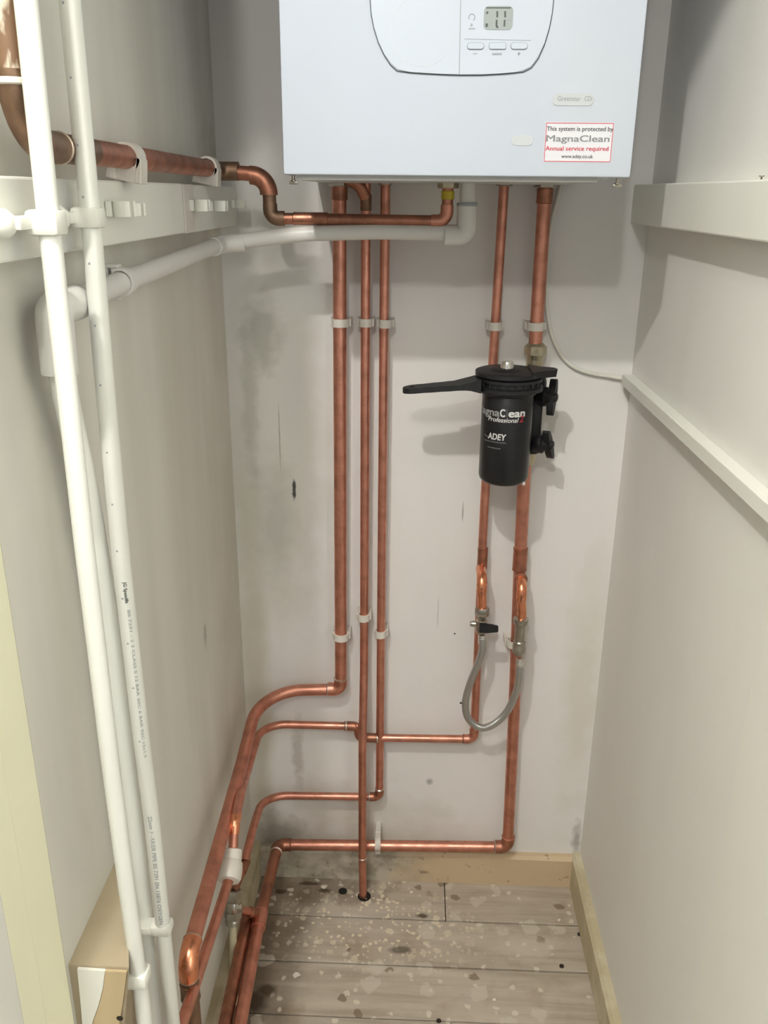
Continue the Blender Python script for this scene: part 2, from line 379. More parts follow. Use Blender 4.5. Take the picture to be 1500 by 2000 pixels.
# ------------------------------------------------------------------ pipe helpers
def elbow(p, din, dout, r, leg, fr, parent, mat='copper', name='elbow_fitting', ring=True, k=1.16):
    p = V(p); din = V(din).normalized(); dout = V(dout).normalized()
    b = nb(); sweep(b, fillet([p-din*leg, p, p+dout*leg], fr), r*k, 20)
    e = obj(name, b, mat, parent, True)
    if ring:
        for q, d in ((p-din*leg, -din), (p+dout*leg, dout)):
            b = nb(); lathe(b, q-d*.001, d, [(0, r*k*1.03), (.0015, r*k*1.05), (.003, r*1.02)], 20); obj('solder_ring', b, 'solder' if random.random() < .45 else 'tarnish', e, True)
    return e
def coupling(p, d, r, L, parent, mat='copper', name='coupling', k=1.14):
    b = nb(); lathe(b, V(p)-V(d).normalized()*L/2, d, [(0, r*1.01), (.001, r*k*1.04), (.004, r*k*1.02), (.006, r*k), (L-.006, r*k), (L-.004, r*k*1.02), (L-.001, r*k*1.04), (L, r*1.01)], 20)
    return obj(name, b, mat, parent, True)
def pipe(name, pts, r, rad, parent, mat='copper', t0=0, t1=0):
    pts = [V(p) for p in pts]
    pts[0] = pts[0]+(pts[1]-pts[0]).normalized()*t0; pts[-1] = pts[-1]+(pts[-2]-pts[-1]).normalized()*t1
    b = nb(); sweep(b, fillet(pts, rad), r, 20); return obj(name, b, mat, parent, True)

BZ = 1.374
# --- wide left copper pipe (22 mm) down the back wall and along the left wall
PA = thing('heating_pipe', (-.127, 1.43, .455), 'thickest of the three left copper pipes, bending to run along the left wall', 'pipe')
ca = V((-.130, 1.43, .468)); la = V((-.285, 1.43, .440)); ea = pX(366, 1874, -.278)
pipe('pipe', [(-.125, 1.43, BZ), ca], .011, 0, PA, t0=0, t1=0.019)
pipe('pipe', [ca, (-.285, 1.43, .460), (-.285, 1.25, .430), ea], .011, [.085, .3], PA, t0=.019, t1=.024)
elbow(ca, (0, 0, -1), (-1, 0, 0), .011, .024, .015, PA)
coupling((-.125, 1.43, 1.352), (0, 0, 1), .011, .022, PA, 'tarnish')
hexb = nb(); hexnut(hexb, (-.125, 1.43, 1.361), (0, 0, 1), .017, .012); obj('compression_nut', hexb, 'nickel', PA)
dA = (ea-V((-.285, 1.25, .430))).normalized()
elbow(ea, dA, (0, 0, -1), .011, .030, .022, PA, 'bright')
pipe('pipe', [ea, ea+V((0, 0, -.42))], .011, 0, PA, 'brown', t0=0.024, t1=0)
coupling(ea+V((0, 0, -.052)), (0, 0, 1), .011, .028, PA, 'brown')

# --- thin middle pipe (15 mm), drops into the floor
PB = thing('heating_pipe', (-.086, 1.401, 0), 'thin copper pipe dropping straight into a hole in the floorboards', 'pipe')
pipe('pipe', [(-.084, 1.43, BZ), (-.086, 1.43, .52), (-.087, 1.398, .36), (-.087, 1.398, .10), (-.085, 1.401, -.03)], .0076, [.12, .12, .2], PB)
b = nb(); sweep(b, fillet([(-.112, 1.42, 1.373), (-.092, 1.425, 1.362), (-.084, 1.43, 1.345)], .02), .0095, 18); obj('elbow_fitting', b, 'tarnish', PB, True)
coupling((-.084, 1.43, 1.338), (0, 0, 1), .0076, .024, PB, 'brown')
b = nb(); lathe(b, (-.0865, 1.399, .098), (0, 0, 1), [(0, .0082), (.001, .0092), (.003, .0092), (.004, .0082)]); obj('solder_ring', b, 'solder', PB, True)
b = nb(); lathe(b, (-.083, 1.400, .0002), (0, 0, 1), [(0, .0135), (.0006, .0135)], 20); obj('pipe_hole', b, 'hole', floor, True)
b = nb(); lathe(b, (-.128, 1.412, .0002), (0, 0, 1), [(0, .009), (.0005, .009)], 16); obj('pipe_hole', b, 'hole', floor, True)

# --- third pipe (15 mm) -> left low, forward to the drain valve
PC = thing('heating_pipe', (-.055, 1.43, .22), 'third copper pipe from the left, turning left low down behind the floor-going pipe', 'pipe')
cc = V((-.055, 1.43, .224)); dc = pX(476, 1692, -.292)
pipe('pipe', [(-.054, 1.43, BZ), cc], .0076, 0, PC, t0=0, t1=0.015)
pipe('pipe', [cc, (-.287, 1.43, .219), (-.287, 1.30, .236), dc], .0076, [.05, .2], PC, t0=.015, t1=.010)
elbow(cc, (0, 0, -1), (-1, 0, 0), .0076, .020, .013, PC, 'tarnish')
vt = pX(456, 1738, -.300)
elbow(dc, (-.1, -1, 0), vt-dc, .0076, .014, .010, PC, 'tarnish', ring=False)
pipe('pipe', [dc, vt+V((0, 0, -.004))], .0076, 0, PC, 'tarnish', t0=0.01, t1=0)
hexb = nb(); hexnut(hexb, (-.054, 1.43, 1.364), (0, 0, 1), .0115, .010); obj('compression_nut', hexb, 'nickel', PC)

# --- fourth pipe (15 mm) right of centre -> left, offset, forward, white coupling
PE = thing('heating_pipe', (.125, 1.43, .36), 'thin copper pipe behind the black filter, turning left to the white coupling', 'pipe')
ce = V((.126, 1.43, .366)); e1 = V((-.083, 1.43, .362)); e2 = V((-.098, 1.43, .387))
pipe('pipe', [(.128, 1.43, BZ), (.125, 1.43, 1.1), (.123, 1.43, .83), ce], .0076, [.5, .5], PE, t0=0, t1=0.015)
pipe('pipe', [ce, e1], .0076, 0, PE, t0=0.015, t1=0)
elbow(ce, (0, 0, -1), (-1, 0, 0), .0076, .020, .013, PE)
b = nb(); sweep(b, fillet([e1+V((.022, 0, 0)), e1+V((-.012, 0, .0)), e2+V((.0, 0, 0)), e2+V((-.026, 0, 0))], .010), .0090, 18); obj('offset_fitting', b, 'tarnish', PE, True)
for q in (e1+V((.021, 0, 0)), e2+V((-.024, 0, 0))):
    b = nb(); lathe(b, q, (1, 0, 0), [(0, .0092), (.001, .0098), (.003, .0098), (.004, .0092)]); obj('solder_ring', b, 'solder', PE, True)
l1 = V((-.268, 1.13, .400)); l2 = pX(458, 1606, -.268); l3 = pX(455, 1662, -.268); l4 = pX(449, 1716, -.268); l5 = pX(372, 1950, -.272)
pipe('pipe', [e2, (-.285, 1.43, .386), (-.283, 1.25, .392), l2+V((0, .05, .012)), l2, l3], .0076, [.05, .2, .05, .014], PE)
elbow(l2, (0, -1, -.1), (l3-l2), .0076, .016, .014, PE, 'bright', ring=False)
dl = (l4-l3).normalized(); L = (l4-l3).length
b = nb(); lathe(b, l3, dl, [(-.004, .0085), (-.002, .0140), (.006, .0150), (.012, .0150), (.014, .0138), (.022, .0142), (L*.6, .0150)], 24); c_ = obj('push_fit_coupling', b, 'fitting', PE, True)
d5 = (l5-l4).normalized()
b = nb(); sweep(b, fillet([l3+dl*L*.45, l4-dl*.006, l4+d5*.010], .012), [.0130]+[.0150]*20, 24) if False else lathe(b, l4-dl*.022, (dl+d5*.6), [(-.008, .012), (.000, .0172), (.010, .0186), (.022, .0186), (.027, .0165), (.028, .0085)], 24)
obj('collar', b, 'fitting', c_, True)
pipe('pipe', [l4-dl*.004, l5, l5+d5*.2], .0076, 0, PE)
hexb = nb(); hexnut(hexb, (.128, 1.43, 1.364), (0, 0, 1), .0135, .010); obj('compression_nut', hexb, 'nickel', PE)

# --- fifth pipe (22 mm) right, through filter, down, left along skirting, forward
PF = thing('heating_pipe', (.206, 1.43, .11), 'thick right copper pipe through the black filter, running left above the skirting', 'pipe')
cf = V((.2055, 1.43, .112)); df = pX(530, 1648, -.272); df.y = 1.43; df = V((-.262, 1.43, .098))
te = pX(508, 1790, -.262); g1 = pX(478, 1950, -.258)
pipe('pipe', [(.191, 1.43, BZ), (.192, 1.43, 1.12)], .011, 0, PF)
pipe('pipe', [(.188, 1.43, .945), (.191, 1.43, .74), (.200, 1.43, .40), cf], .011, [.6, .6], PF, t0=0, t1=0.02)
pipe('pipe', [cf, df], .011, 0, PF, t0=0.02, t1=0.02)
elbow(cf, (0, 0, -1), (-1, 0, 0), .011, .026, .017, PF, 'tarnish')
elbow(df, (-1, 0, 0), (te-df), .011, .026, .017, PF, 'tarnish')
pipe('pipe', [df, te], .011, 0, PF, 'tarnish', t0=0.02, t1=0)
d7 = (g1-te).normalized()
pipe('pipe', [te, g1, g1+d7*.35], .011, 0, PF)
coupling(te+d7*.008, d7, .011, .040, PF, 'copper', 'tee_fitting', 1.2)
pipe('pipe', [te+V((-.023, .002, -.004)), g1+V((-.024, 0, -.002)), g1+V((-.024, 0, -.002))+d7*.35], .011, 0, PF, 'tarnish')
coupling((.191, 1.43, 1.350), (0, 0, 1), .011, .022, PF, 'tarnish')
hexb = nb(); hexnut(hexb, (.191, 1.43, 1.362), (0, 0, 1), .018, .011); obj('compression_nut', hexb, 'nickel', PF)
coupling((.191, 1.43, .745), (0, 0, 1), .011, .044, PF, 'tarnish', 'tee_fitting', 1.15)
b = nb(); lathe(b, (.192, 1.43, .716), (.0, -1, .0), [(0, .010), (.010, .0105), (.020, .0105), (.021, .0115), (.024, .0115), (.0245, .009)], 20); obj('tee_branch', b, 'tarnish', PF, True)
coupling((.1245, 1.43, .745), (0, 0, 1), .0076, .040, PE, 'tarnish', 'tee_fitting', 1.18)

# --- gas pipe, brown tarnish on the upper left
PG = thing('gas_pipe', (-.285, .655, 1.37), 'brown tarnished gas pipe above the left batten, ending in yellow tape under the boiler', 'pipe')
z0 = 1.383; tg = V((-.295, 1.302, z0-.004))
pipe('pipe', [(-.285, .662, 1.85), (-.285, .662, 1.424)], .0112, 0, PG, 'peel')
b = nb(); sweep(b, fillet([(-.285, .662, 1.43), (-.285, .662, z0), (-.285, .735, z0)], .045), .0120, 22); obj('elbow_fitting', b, 'brown', PG, True)
b = nb(); lathe(b, (-.285, .662, 1.420), (0, 0, 1), [(0, .0120), (.001, .0132), (.004, .0130), (.005, .0115)], 22); obj('flaking_ring', b, 'crumb', PG, True)
b = nb(); lathe(b, (-.285, .728, z0), (0, 1, 0), [(0, .0118), (.001, .0128), (.003, .0126), (.004, .0112)], 22); obj('solder_ring', b, 'solder', PG, True)
pipe('pipe', [(-.285, .73, z0), (-.285, .80, z0)], .0114, 0, PG, 'brown')
pipe('pipe', [(-.285, .80, z0), (-.285, 1.26, z0-.002)], .011, 0, PG, 'tarnish', t0=0, t1=-0.015)
h1 = V((-.285, 1.30, z0-.004)); h2 = V((-.2135, 1.30, 1.374)); h3 = V((-.2125, 1.30, 1.317)); h4 = V((.038, 1.30, 1.3155)); h5 = V((.0385, 1.30, 1.372))
elbow(h1, (0, 1, 0), (1, 0, 0), .0108, .030, .018, PG, 'brown', ring=False)
pipe('pipe', [h1, h2], .0098, 0, PG, 'tarnish', t0=0.022, t1=0.022)
elbow(h2, (1, 0, 0), (0, 0, -1), .0108, .026, .024, PG, 'tarnish', ring=False)
pipe('pipe', [h2, h3], .0095, 0, PG, 'brown', t0=0.022, t1=0.014)
elbow(h3, (0, 0, -1), (1, 0, 0), .0088, .020, .012, PG, 'brown', ring=False)
pipe('pipe', [h3, h4], .0078, 0, PG, 'tarnish', t0=0.016, t1=0.016)
coupling((-.155, 1.30, 1.317), (1, 0, 0), .0078, .05, PG, 'tarnish', 'coupling', 1.12)
elbow(h4, (1, 0, 0), (0, 0, 1), .0078, .022, .013, PG, 'copper', ring=False)
pipe('pipe', [h4, h5], .0078, 0, PG, 'tarnish', t0=0.016, t1=0)
b = nb(); lathe(b, (.0385, 1.30, 1.3445), (0, 0, 1), [(0, .0080), (.0005, .0090), (.011, .0092), (.0115, .008)], 22); obj('yellow_tape', b, 'tape', PG, True)['label'] = 'yellow tape band'
hexb = nb(); hexnut(hexb, (.0385, 1.30, 1.359), (0, 0, 1), .0150, .013); obj('compression_nut', hexb, 'brass', PG)

# --- white condensate pipe
PW = thing('condensate_pipe', (-.295, .71, 1.25), 'grey-white plastic waste pipe under the boiler, bent along the left wall', 'pipe')
w1 = V((.066, 1.30, 1.372)); w2 = V((.066, 1.30, 1.300)); w3 = V((-.288, 1.302, 1.281)); w4 = V((-.293, .715, 1.262))
pipe('pipe', [w1, w2], .0108, 0, PW, 'waste', t0=0, t1=0.014)
pipe('pipe', [w2, (-.06, 1.30, 1.3005), (-.17, 1.30, 1.2965), w3, w4], .0108, [.4, .4, .018], PW, 'waste', t0=0.014, t1=0)
b = nb(); sweep(b, fillet([(.066, 1.30, 1.338), w2+V((0, 0, -.003)), (.036, 1.30, 1.297)], .011), .0140, 24); e = obj('elbow_fitting', b, 'waste', PW, True)
b = nb(); lathe(b, (.066, 1.30, 1.336), (0, 0, 1), [(0, .0140), (.0005, .0146), (.004, .0146), (.0045, .0110)], 24); obj('socket_rim', b, 'line', e, True)
b = nb(); sweep(b, fillet([(-.250, 1.302, 1.283), w3, (-.288, 1.262, 1.279)], .016), .0128, 22); obj('elbow_fitting', b, 'waste', PW, True)
c0 = pX(101, 598, -.295)
b = nb(); sweep(b, fillet([w4+V((0, .040, 0)), w4+V((0, -.012, 0)), w4+V((0, -.014, -.052))], .010), .0150, 24); obj('elbow_fitting', b, 'waste', PW, True)
cp = [w4+V((0, -.012, -.02))] + [pX(u, v, -.296) for u, v in ((122, 750), (168, 950), (206, 1180), (244, 1480), (262, 1620), (282, 1800), (300, 1990))]
cp.append(cp[-1]+V((0, 0, -.40)))
pipe('down_pipe', cp, .0108, .6, PW, 'wpipe')

# --- two slim white pipes rising through the foreground
def white_pipe(pts, X, r, label, prints):
    P = thing('white_plastic_pipe', tuple(pX(*pts[-1], X)), label, 'pipe')
    q = [pX(u, v, X) for u, v in pts]; y = sum(p.y for p in q)/len(q)
    for p in q: p.y = p.y*.5+y*.5
    q = [q[0]+V((0, 0, .45))]+q+[q[-1]+V((0, 0, -.5))]
    pipe('pipe', q, r, .8, P, 'wpipe'); return P, q
WA, qa = white_pipe([(56, 0), (73, 200), (95, 430), (122, 700), (160, 1070), (213, 1500), (250, 1750), (281, 1950)], -.265, .0079, 'bright white slim plastic pipe nearest the camera, leftmost of the upright pair', None)
WB, qb = white_pipe([(140, 0), (158, 200), (179, 430), (201, 750), (231, 1100), (272, 1430), (301, 1615), (330, 1900)], -.270, .0083, 'slim white plastic pipe with small black printed lettering, right of the brightest pipe', None)
def on_path(q, z):
    for a, b_ in zip(q, q[1:]):
        if a.z >= z >= b_.z: t = (a.z-z)/(a.z-b_.z); return a.lerp(b_, t)
def pipe_print(q, r, s, z1, z0_, h, mat, side=.2, bold=.0):
    bm = text_bm(s, z1-z0_, h, bold)
    hh = h
    for v in bm.verts:
        z = z1-v.co.x; rz = r+.00015+v.co.z; p = on_path(q, z); a = side+(v.co.y-hh/2)/r
        v.co = V((p.x+math.sin(a)*rz, p.y-math.cos(a)*rz, z))
    o = obj('lettering', bm, mat, WB); return o
pipe_print(qb, .0083, 'JG Speedfit', pX(240, 1145, -.265).z, pX(246, 1185, -.265).z, .0032, 'print_black', .45, .02)
pipe_print(qb, .0083, 'BS 7291 - 2 3 CLASS S 12 BAR 20C 6 BAR 92C 15x1.5', pX(247, 1200, -.265).z, pX(285, 1480, -.265).z, .0026, 'print_faint', .55, .01)
pipe_print(qb, .0083, '22mm BARRIER PIPE BS 7291 EN 15876 OXYGEN', pX(292, 1612, -.265).z, pX(316, 1822, -.265).z, .0042, 'print_faint', .15, .02)
for k in range(14):
    z = 1.49-.05*k+random.uniform(-.008, .008); p = on_path(qb, z)
    b = nb(); a = -.3+k*.03
    n = V((math.sin(a), -math.cos(a), 0)); lathe(b, p+n*.00815, n, [(0, .0011), (.0003, .0008)], 8); obj('scuff_mark', b, 'line', WB, True)

# ------------------------------------------------------------------ clips
def clip(p, axis, away, r, gap, lab, h=.013, mat='clip', group=None, name='pipe_clip', ear=.006, solid=False):
    """saddle clip: band round the pipe, ears and a foot that reaches the wall"""
    a = V(axis).normalized(); wv_ = V(away).normalized(); s = a.cross(wv_).normalized(); p = V(p)
    T = thing(name, tuple(p-wv_*gap), lab, 'clip', group)
    b = nb(); n = 16; ro, ri = r+.0032, r+.0003
    th = [math.radians(-35+250*k/n) for k in range(n+1)]
    vs = []
    for sgn in (-h/2, h/2):
        vs.append([[b.verts.new(p+a*sgn+(s*math.cos(t)+wv_*math.sin(t))*q) for t in th] for q in (ro, ri)])
    for k in range(n):
        b.faces.new((vs[0][0][k], vs[0][0][k+1], vs[1][0][k+1], vs[1][0][k])); b.faces.new((vs[0][1][k], vs[1][1][k], vs[1][1][k+1], vs[0][1][k+1]))
        b.faces.new((vs[0][0][k], vs[0][1][k], vs[0][1][k+1], vs[0][0][k+1])); b.faces.new((vs[1][0][k], vs[1][0][k+1], vs[1][1][k+1], vs[1][1][k]))
    for k in (0, n): b.faces.new((vs[0][0][k], vs[1][0][k], vs[1][1][k], vs[0][1][k]))
    obj('band', b, mat, T, True)
    b = nb()
    def bx(s0, s1, w0, w1, hh):
        pts = [p+s*s0+wv_*w0-a*hh, p+s*s1+wv_*w0-a*hh, p+s*s1+wv_*w1-a*hh, p+s*s0+wv_*w1-a*hh]; prism(b, pts, a*hh*2)
    bx(-(ro+ear), -(ro-.0004), -gap, -r*.1, h*.5); bx(ro-.0004, ro+ear, -gap, -r*.1, h*.5); bx(-(ro+ear*.5), ro+ear*.5, -gap, -r-.001, h*.42)
    if solid:
        for sg in (-1, 1):
            prism(b, [p+s*sg*(r-.0004)+wv_*(r*.3)-a*h*.5, p+s*sg*(r+.0045)+wv_*(r*.1)-a*h*.5, p+s*sg*(r+.0065)-wv_*gap-a*h*.5, p+s*sg*(r-.0004)-wv_*gap-a*h*.5], a*h)
        bx(-r, r, -gap, -r*.55, h*.5)
    bmesh.ops.bevel(b, geom=list(b.edges), offset=.0008, segments=1, affect='EDGES')
    obj('foot', b, mat, T); return T
g_ = YB-1.43
def P43(u, v): return pY(u, v, 1.43)
AW = (0, -1, 0); Zx = (0, 0, 1)
for (u, v, r, lab) in ((665, 630, .011, 'upper white clip on the thickest copper pipe left of the filter'),
                       (714, 630, .0076, 'upper white clip on the thin copper pipe that goes into the floor'),
                       (753, 632, .0076, 'upper white clip on the third copper pipe from the left'),
                       (967, 637, .0076, 'white clip on the thin copper pipe just above the black filter'),
                       (1046, 637, .011, 'white clip on the thick copper pipe just above the black filter'),
                       (666, 1242, .011, 'lower white clip on the thickest left copper pipe, above its elbow'),
                       (710, 1205, .0076, 'lower white clip on the thin copper pipe that goes into the floor'),
                       (743, 1237, .0076, 'lower white clip half off the third copper pipe from the left'),
                       (1004, 1255, .011, 'white clip on the thick right pipe beside the braided hose')):
    p = P43(u, v); clip(p, Zx, AW, r, g_, lab, ear=.003)
p = P43(738, 1651); clip((p.x, 1.43, .109), (1, 0, 0), AW, .011, g_, 'white clip with tall foot on the low horizontal copper pipe', .011, ear=.014)
for y, lab in ((.905, 'nearer of two whitish straps holding the brown gas pipe on the batten'), (1.245, 'farther whitish strap holding the brown gas pipe, next to its elbow')):
    clip((-.285, y, 1.382), (0, 1, 0), (.18, 0, .98), .011, .0215, lab, .022, 'clip', ear=.001, solid=True)
clip((-.2915, .872, 1.2675), (0, 1, 0), (1, 0, 0), .0108, .028, 'grey-white clip on the waste pipe along the left wall', .013, 'waste', ear=.003)
# big block clips holding the two white pipes to the batten
def block_clip(q, z, w, hgt, lab, wall=-.291, plate=.045, screw=False):
    p = on_path(q, z); T = thing('pipe_clip', (wall, p.y, z), lab, 'clip')
    b = nb(); box(b, (p.x-.014, p.y-w/2, z-hgt/2), (p.x+.0105, p.y+w/2, z+hgt/2), .004); obj('band', b, 'white_clip', T, True)
    b = nb(); box(b, (wall, p.y-plate/2-.006, z-.0045), (p.x-.008, p.y+plate/2+.006, z+.0045), .0015)
    lathe(b, (wall, p.y-plate/2-.006, z), (1, 0, 0), [(0, .0105 if plate > .03 else .005), (.008, .010 if plate > .03 else .005), (.013, .006 if plate > .03 else .004), (.014, .003)], 18); obj('base_plate', b, 'white_clip', T, True)
    if screw:
        b = nb(); lathe(b, (wall+.020, p.y+plate/2+.004, z+.002), (.7, -.7, .2), [(0, .0026), (.003, .0028), (.004, .002)], 12); obj('screw', b, 'screw', T, True)
    return T
block_clip(qa, 1.330, .023, .018, 'white block clip gripping the nearest white pipe at the batten', screw=True)
block_clip(qb, 1.331, .022, .017, 'white block clip gripping the printed white pipe at the batten')
pa = pX(262, 1893, -.265); block_clip(qa, .612, .022, .017, 'white block clip low on the nearest white pipe, screwed to the timber block', wall=-.300, plate=.020, screw=True)
block_clip(qb, .578, .019, .014, 'white clip low on the printed white pipe, beside the copper elbow', wall=XL, plate=.006)
# open, empty clips along the left batten
def empty_clip(y, z, s, lab, turn=0):
    T = thing('pipe_clip', (-.2915, y, z), lab, 'clip')
    b = nb(); n = 14; R_ = .0100*s; r_ = .0078*s; h = .012*s; cxp = -.2915+R_+.004
    th = [math.radians(50+260*k/n)+turn for k in range(n+1)]
    rings = [[b.verts.new((cxp+math.cos(t)*q, y+math.sin(t)*q, z+zz)) for t in th] for zz in (-h/2, h/2) for q in (R_, r_)]
    A, B, A2, B2 = rings
    for k in range(n):
        b.faces.new((A[k], A[k+1], A2[k+1], A2[k])); b.faces.new((B[k], B2[k], B2[k+1], B[k+1])); b.faces.new((A[k], B[k], B[k+1], A[k+1])); b.faces.new((A2[k], A2[k+1], B2[k+1], B2[k]))
    for k in (0, n): b.faces.new((A[k], A2[k], B2[k], B[k]))
    obj('band', b, 'white_clip', T, True)
    b = nb(); box(b, (-.2915, y-.009*s, z-h/2), (-.286, y+.009*s, z+h/2), .001); obj('base_plate', b, 'white_clip', T)
for (u, v, s, lab) in ((226, 408, 1.15, 'empty open white clip just right of the printed pipe on the batten'), (254, 409, .95, 'second empty white clip right of the printed pipe on the batten'),
                       (383, 401, 1.15, 'larger empty clip over the seams at the middle of the batten'), (420, 402, 1.15, 'empty white clip on the batten, one before the back wall clip'),
                       (462, 398, 1.0, 'farthest empty white clip at the end of the left batten')):
    p = pX(u, v, -.285); empty_clip(min(p.y, 1.448), p.z, s, lab)

# ------------------------------------------------------------------ drain valve low on the left
DV = thing('drain_valve', (-.300, 1.185, .14), 'silver drain valve low on the left with a cream tube below it', 'valve')
vb = pX(455, 1806, -.300)
dv = (vb-vt).normalized(); L = (vb-vt).length
b = nb(); hexnut(b, vt, dv, .0155, L*.32); hexnut(b, vt+dv*L*.62, dv, .0150, L*.2); lathe(b, vt+dv*L*.3, dv, [(0, .012), (L*.1, .0142), (L*.2, .0142), (L*.34, .0118)], 20)
lathe(b, vt+dv*L*.8, dv, [(0, .0125), (L*.08, .0138), (L*.1, .011), (L*.2, .0115)], 20); obj('valve_body', b, 'nickel', DV, True)
vm = vt+dv*L*.55; tv = te+V((-.004, 0, .006)); bd = (tv-vm).normalized()
b = nb(); hexnut(b, vm+bd*.006, bd, .0105, .012); obj('side_nut', b, 'nickel', DV)
b = nb(); lathe(b, vm+bd*.014, bd, [(0, .0076), ((tv-vm).length-.014, .0076)], 18); s_ = obj('branch_pipe', b, 'copper', DV, True)
b = nb(); lathe(b, tv-bd*.026, bd, [(0, .0085), (.001, .0098), (.014, .0098), (.02, .009)], 18); obj('socket', b, 'tarnish', s_, True)
tu = pX(456, 1885, -.297)
b = nb(); sweep(b, fillet([vb-dv*.004, tu, (tu.x, tu.y-.01, .004)], .1), .0066, 16); obj('drain_tube', b, 'tube', DV, True)
b = nb(); lathe(b, vm+V((.008, -.006, .012)), (1, -.3, .2), [(0, .005), (.008, .0045), (.009, .003)], 12); obj('drain_screw', b, 'chrome', DV, True)

p = pZ(478, 1836, .0); b = nb(); lathe(b, (p.x, p.y, .0004), (0, 0, 1), [(0, .022), (.0004, .022)], 20); obj('pipe_hole', b, 'hole', floor, True)
# ------------------------------------------------------------------ timber block low on the left wall
TBk = thing('timber_block', (-.29, .70, .30), 'bare tan timber block on the left wall behind the nearest white pipe', 'timber')
b = nb(); tp = [V((XL, .622, .655)), V((-.262, .622, .655)), V((-.275, .66, .655)), V((-.311, .742, .655)), V((-.3185, .825, .655)), V((XL, .825, .655))]
bt_ = [V((XL+(p.x-XL)*.30, p.y, .40)) for p in tp]; ta = [b.verts.new(p) for p in tp]; ba = [b.verts.new(p) for p in bt_[:-1]]+[b.verts.new(V((XL-.0001, .825, .40)))]
b.faces.new(ta); b.faces.new(ba[::-1])
for i in range(6): b.faces.new((ta[i], ba[i], ba[(i+1) % 6], ta[(i+1) % 6]))
obj('block', b, 'tan', TBk)
b = nb(); prism(b, [pY(u, v, .6215) for u, v in ((153, 1888), (207, 1892), (203, 1925), (194, 1960), (183, 1990), (176, 2060), (168, 2060), (160, 1960))], (0, -.003, 0)); obj('painted_face', b, 'paint', TBk)['label'] = 'white painted face'
b = nb(); prism(b, [pY(u, v, .6215) for u, v in ((207.5, 1892), (249, 1894), (243, 1940), (234, 2000), (228, 2080), (182, 2080), (184, 1990), (195, 1960), (204, 1925))], (0, -.003, 0)); obj('bare_edge', b, 'timber', TBk)['label'] = 'bare yellow timber edge with a knot'
b = nb(); lathe(b, (-.276, .6186, .592), (0, -1, 0), [(0, .0035), (.0003, .003)], 12); obj('knot', b, 'rust', TBk, True)

# ------------------------------------------------------------------ boiler
YFb = 1.105
BX0, BX1 = pY(553, 343, YFb).x, pY(1232, 347, YFb).x
BO = thing('boiler', ((BX0+BX1)/2, YFb, 1.371), 'white wall-hung boiler with display, dial panel and a red-bordered sticker', 'boiler')
ZB = 1.3715
b = nb(); box(b, (BX0, YFb, ZB), (BX1, YB-.012, 2.07), .0035)
obj('casing', b, 'boiler', BO, True)
b = nb(); box(b, (BX0+.014, YFb+.012, ZB-.0055), (BX1-.036, YB, ZB+.004), .001); box(b, (BX0+.02, YB-.03, ZB), (BX1-.02, YB, 2.05)); obj('chassis', b, 'chassis', BO)
for u, v in ((573, 350), (1206, 354)):
    p = pY(u, v, 1.125); b = nb(); lathe(b, (p.x, 1.125, ZB+.001), (0, 0, -1), [(0, .002), (.006, .002), (.0065, .0032), (.008, .0032), (.009, .0018)], 12)
    box(b, (p.x-.0052, 1.124, ZB-.0105), (p.x+.0052, 1.126, ZB-.0068), .0006); obj('thumb_screw', b, 'nickel', BO, True)
# control panel
def F(u, v, dy=0): p = pY(u, v, YFb); return V((p.x, YFb+dy, p.z))
half = [(722, 0), (724, 28), (729, 55), (738, 84), (749, 108), (762, 128), (775, 140), (800, 143.5), (830, 145.5), (865, 147.5), (900, 148.5), (940, 148.3), (975, 146.5), (1005, 144), (1022, 142), (1038, 134), (1052, 115), (1064, 88), (1073, 58), (1079, 28), (1082, 0)]
low = [F(u, v) for u, v in half]; zt = low[0].z; top = 2*(zt+.045)
upp = [V((p.x, p.y, top-p.z)) for p in low[::-1]]
outl = low+upp
cen = sum(outl, V())/len(outl)
b = nb(); prism(b, [p+V((0, -.0003, 0)) for p in outl], (0, -.0006, 0)); cpn = obj('control_panel', b, 'gap', BO)
inn = [cen+(p-cen)*(1-.0013/(p-cen).length) for p in outl]
b = nb(); prism(b, [p+V((0, -.0008, 0)) for p in inn], (0, -.0022, 0)); bmesh.ops.bevel(b, geom=[e for e in b.edges if all(abs(v.co.y-(YFb-.003)) < 1e-4 for v in e.verts)], offset=.001, segments=2, affect='EDGES')
obj('panel_face', b, 'panel', cpn, True)
YP = YFb-.003
def FP(u, v): p = pY(u, v, YP); return p
def rrect(bm, u0, v0, u1, v1, rad, y, t, seg=5):
    a = FP(u0, v1); c = FP(u1, v0); pts = []; rad = min(rad, (c.z-a.z)*.49, (c.x-a.x)*.49)
    for cx_, cz_, a0 in ((c.x-rad, c.z-rad, 0), (a.x+rad, c.z-rad, 90), (a.x+rad, a.z+rad, 180), (c.x-rad, a.z+rad, 270)):
        for k in range(seg+1):
            t_ = math.radians(a0+90*k/seg); pts.append(V((cx_+rad*math.cos(t_), y, cz_+rad*math.sin(t_))))
    prism(bm, pts, (0, -t, 0)); return bm
def stroke(bm, pts, wd, y, t=.0003, closed=False):
    pts = [V((p.x, y, p.z)) for p in pts]
    if closed: pts = pts+[pts[0]]
    for a, c in zip(pts, pts[1:]):
        d = (c-a).normalized(); n = V((-d.z, 0, d.x))*wd/2; prism(bm, [a+n, a-n, c-n, c+n], (0, -t, 0))
    return bm
b = nb(); stroke(b, [FP(902, -120), FP(897, 146)], .0009, YP); obj('panel_seam', b, 'line', cpn)
b = nb(); stroke(b, [FP(907, 76), FP(1037, 79)], .0005, YP); obj('divider_line', b, 'line', cpn)
b = nb(); rrect(b, 944, 12, 1003, 58, .005, YP, .0006); dsp = obj('display', b, 'lcd', cpn); dsp['label'] = 'grey liquid crystal display'
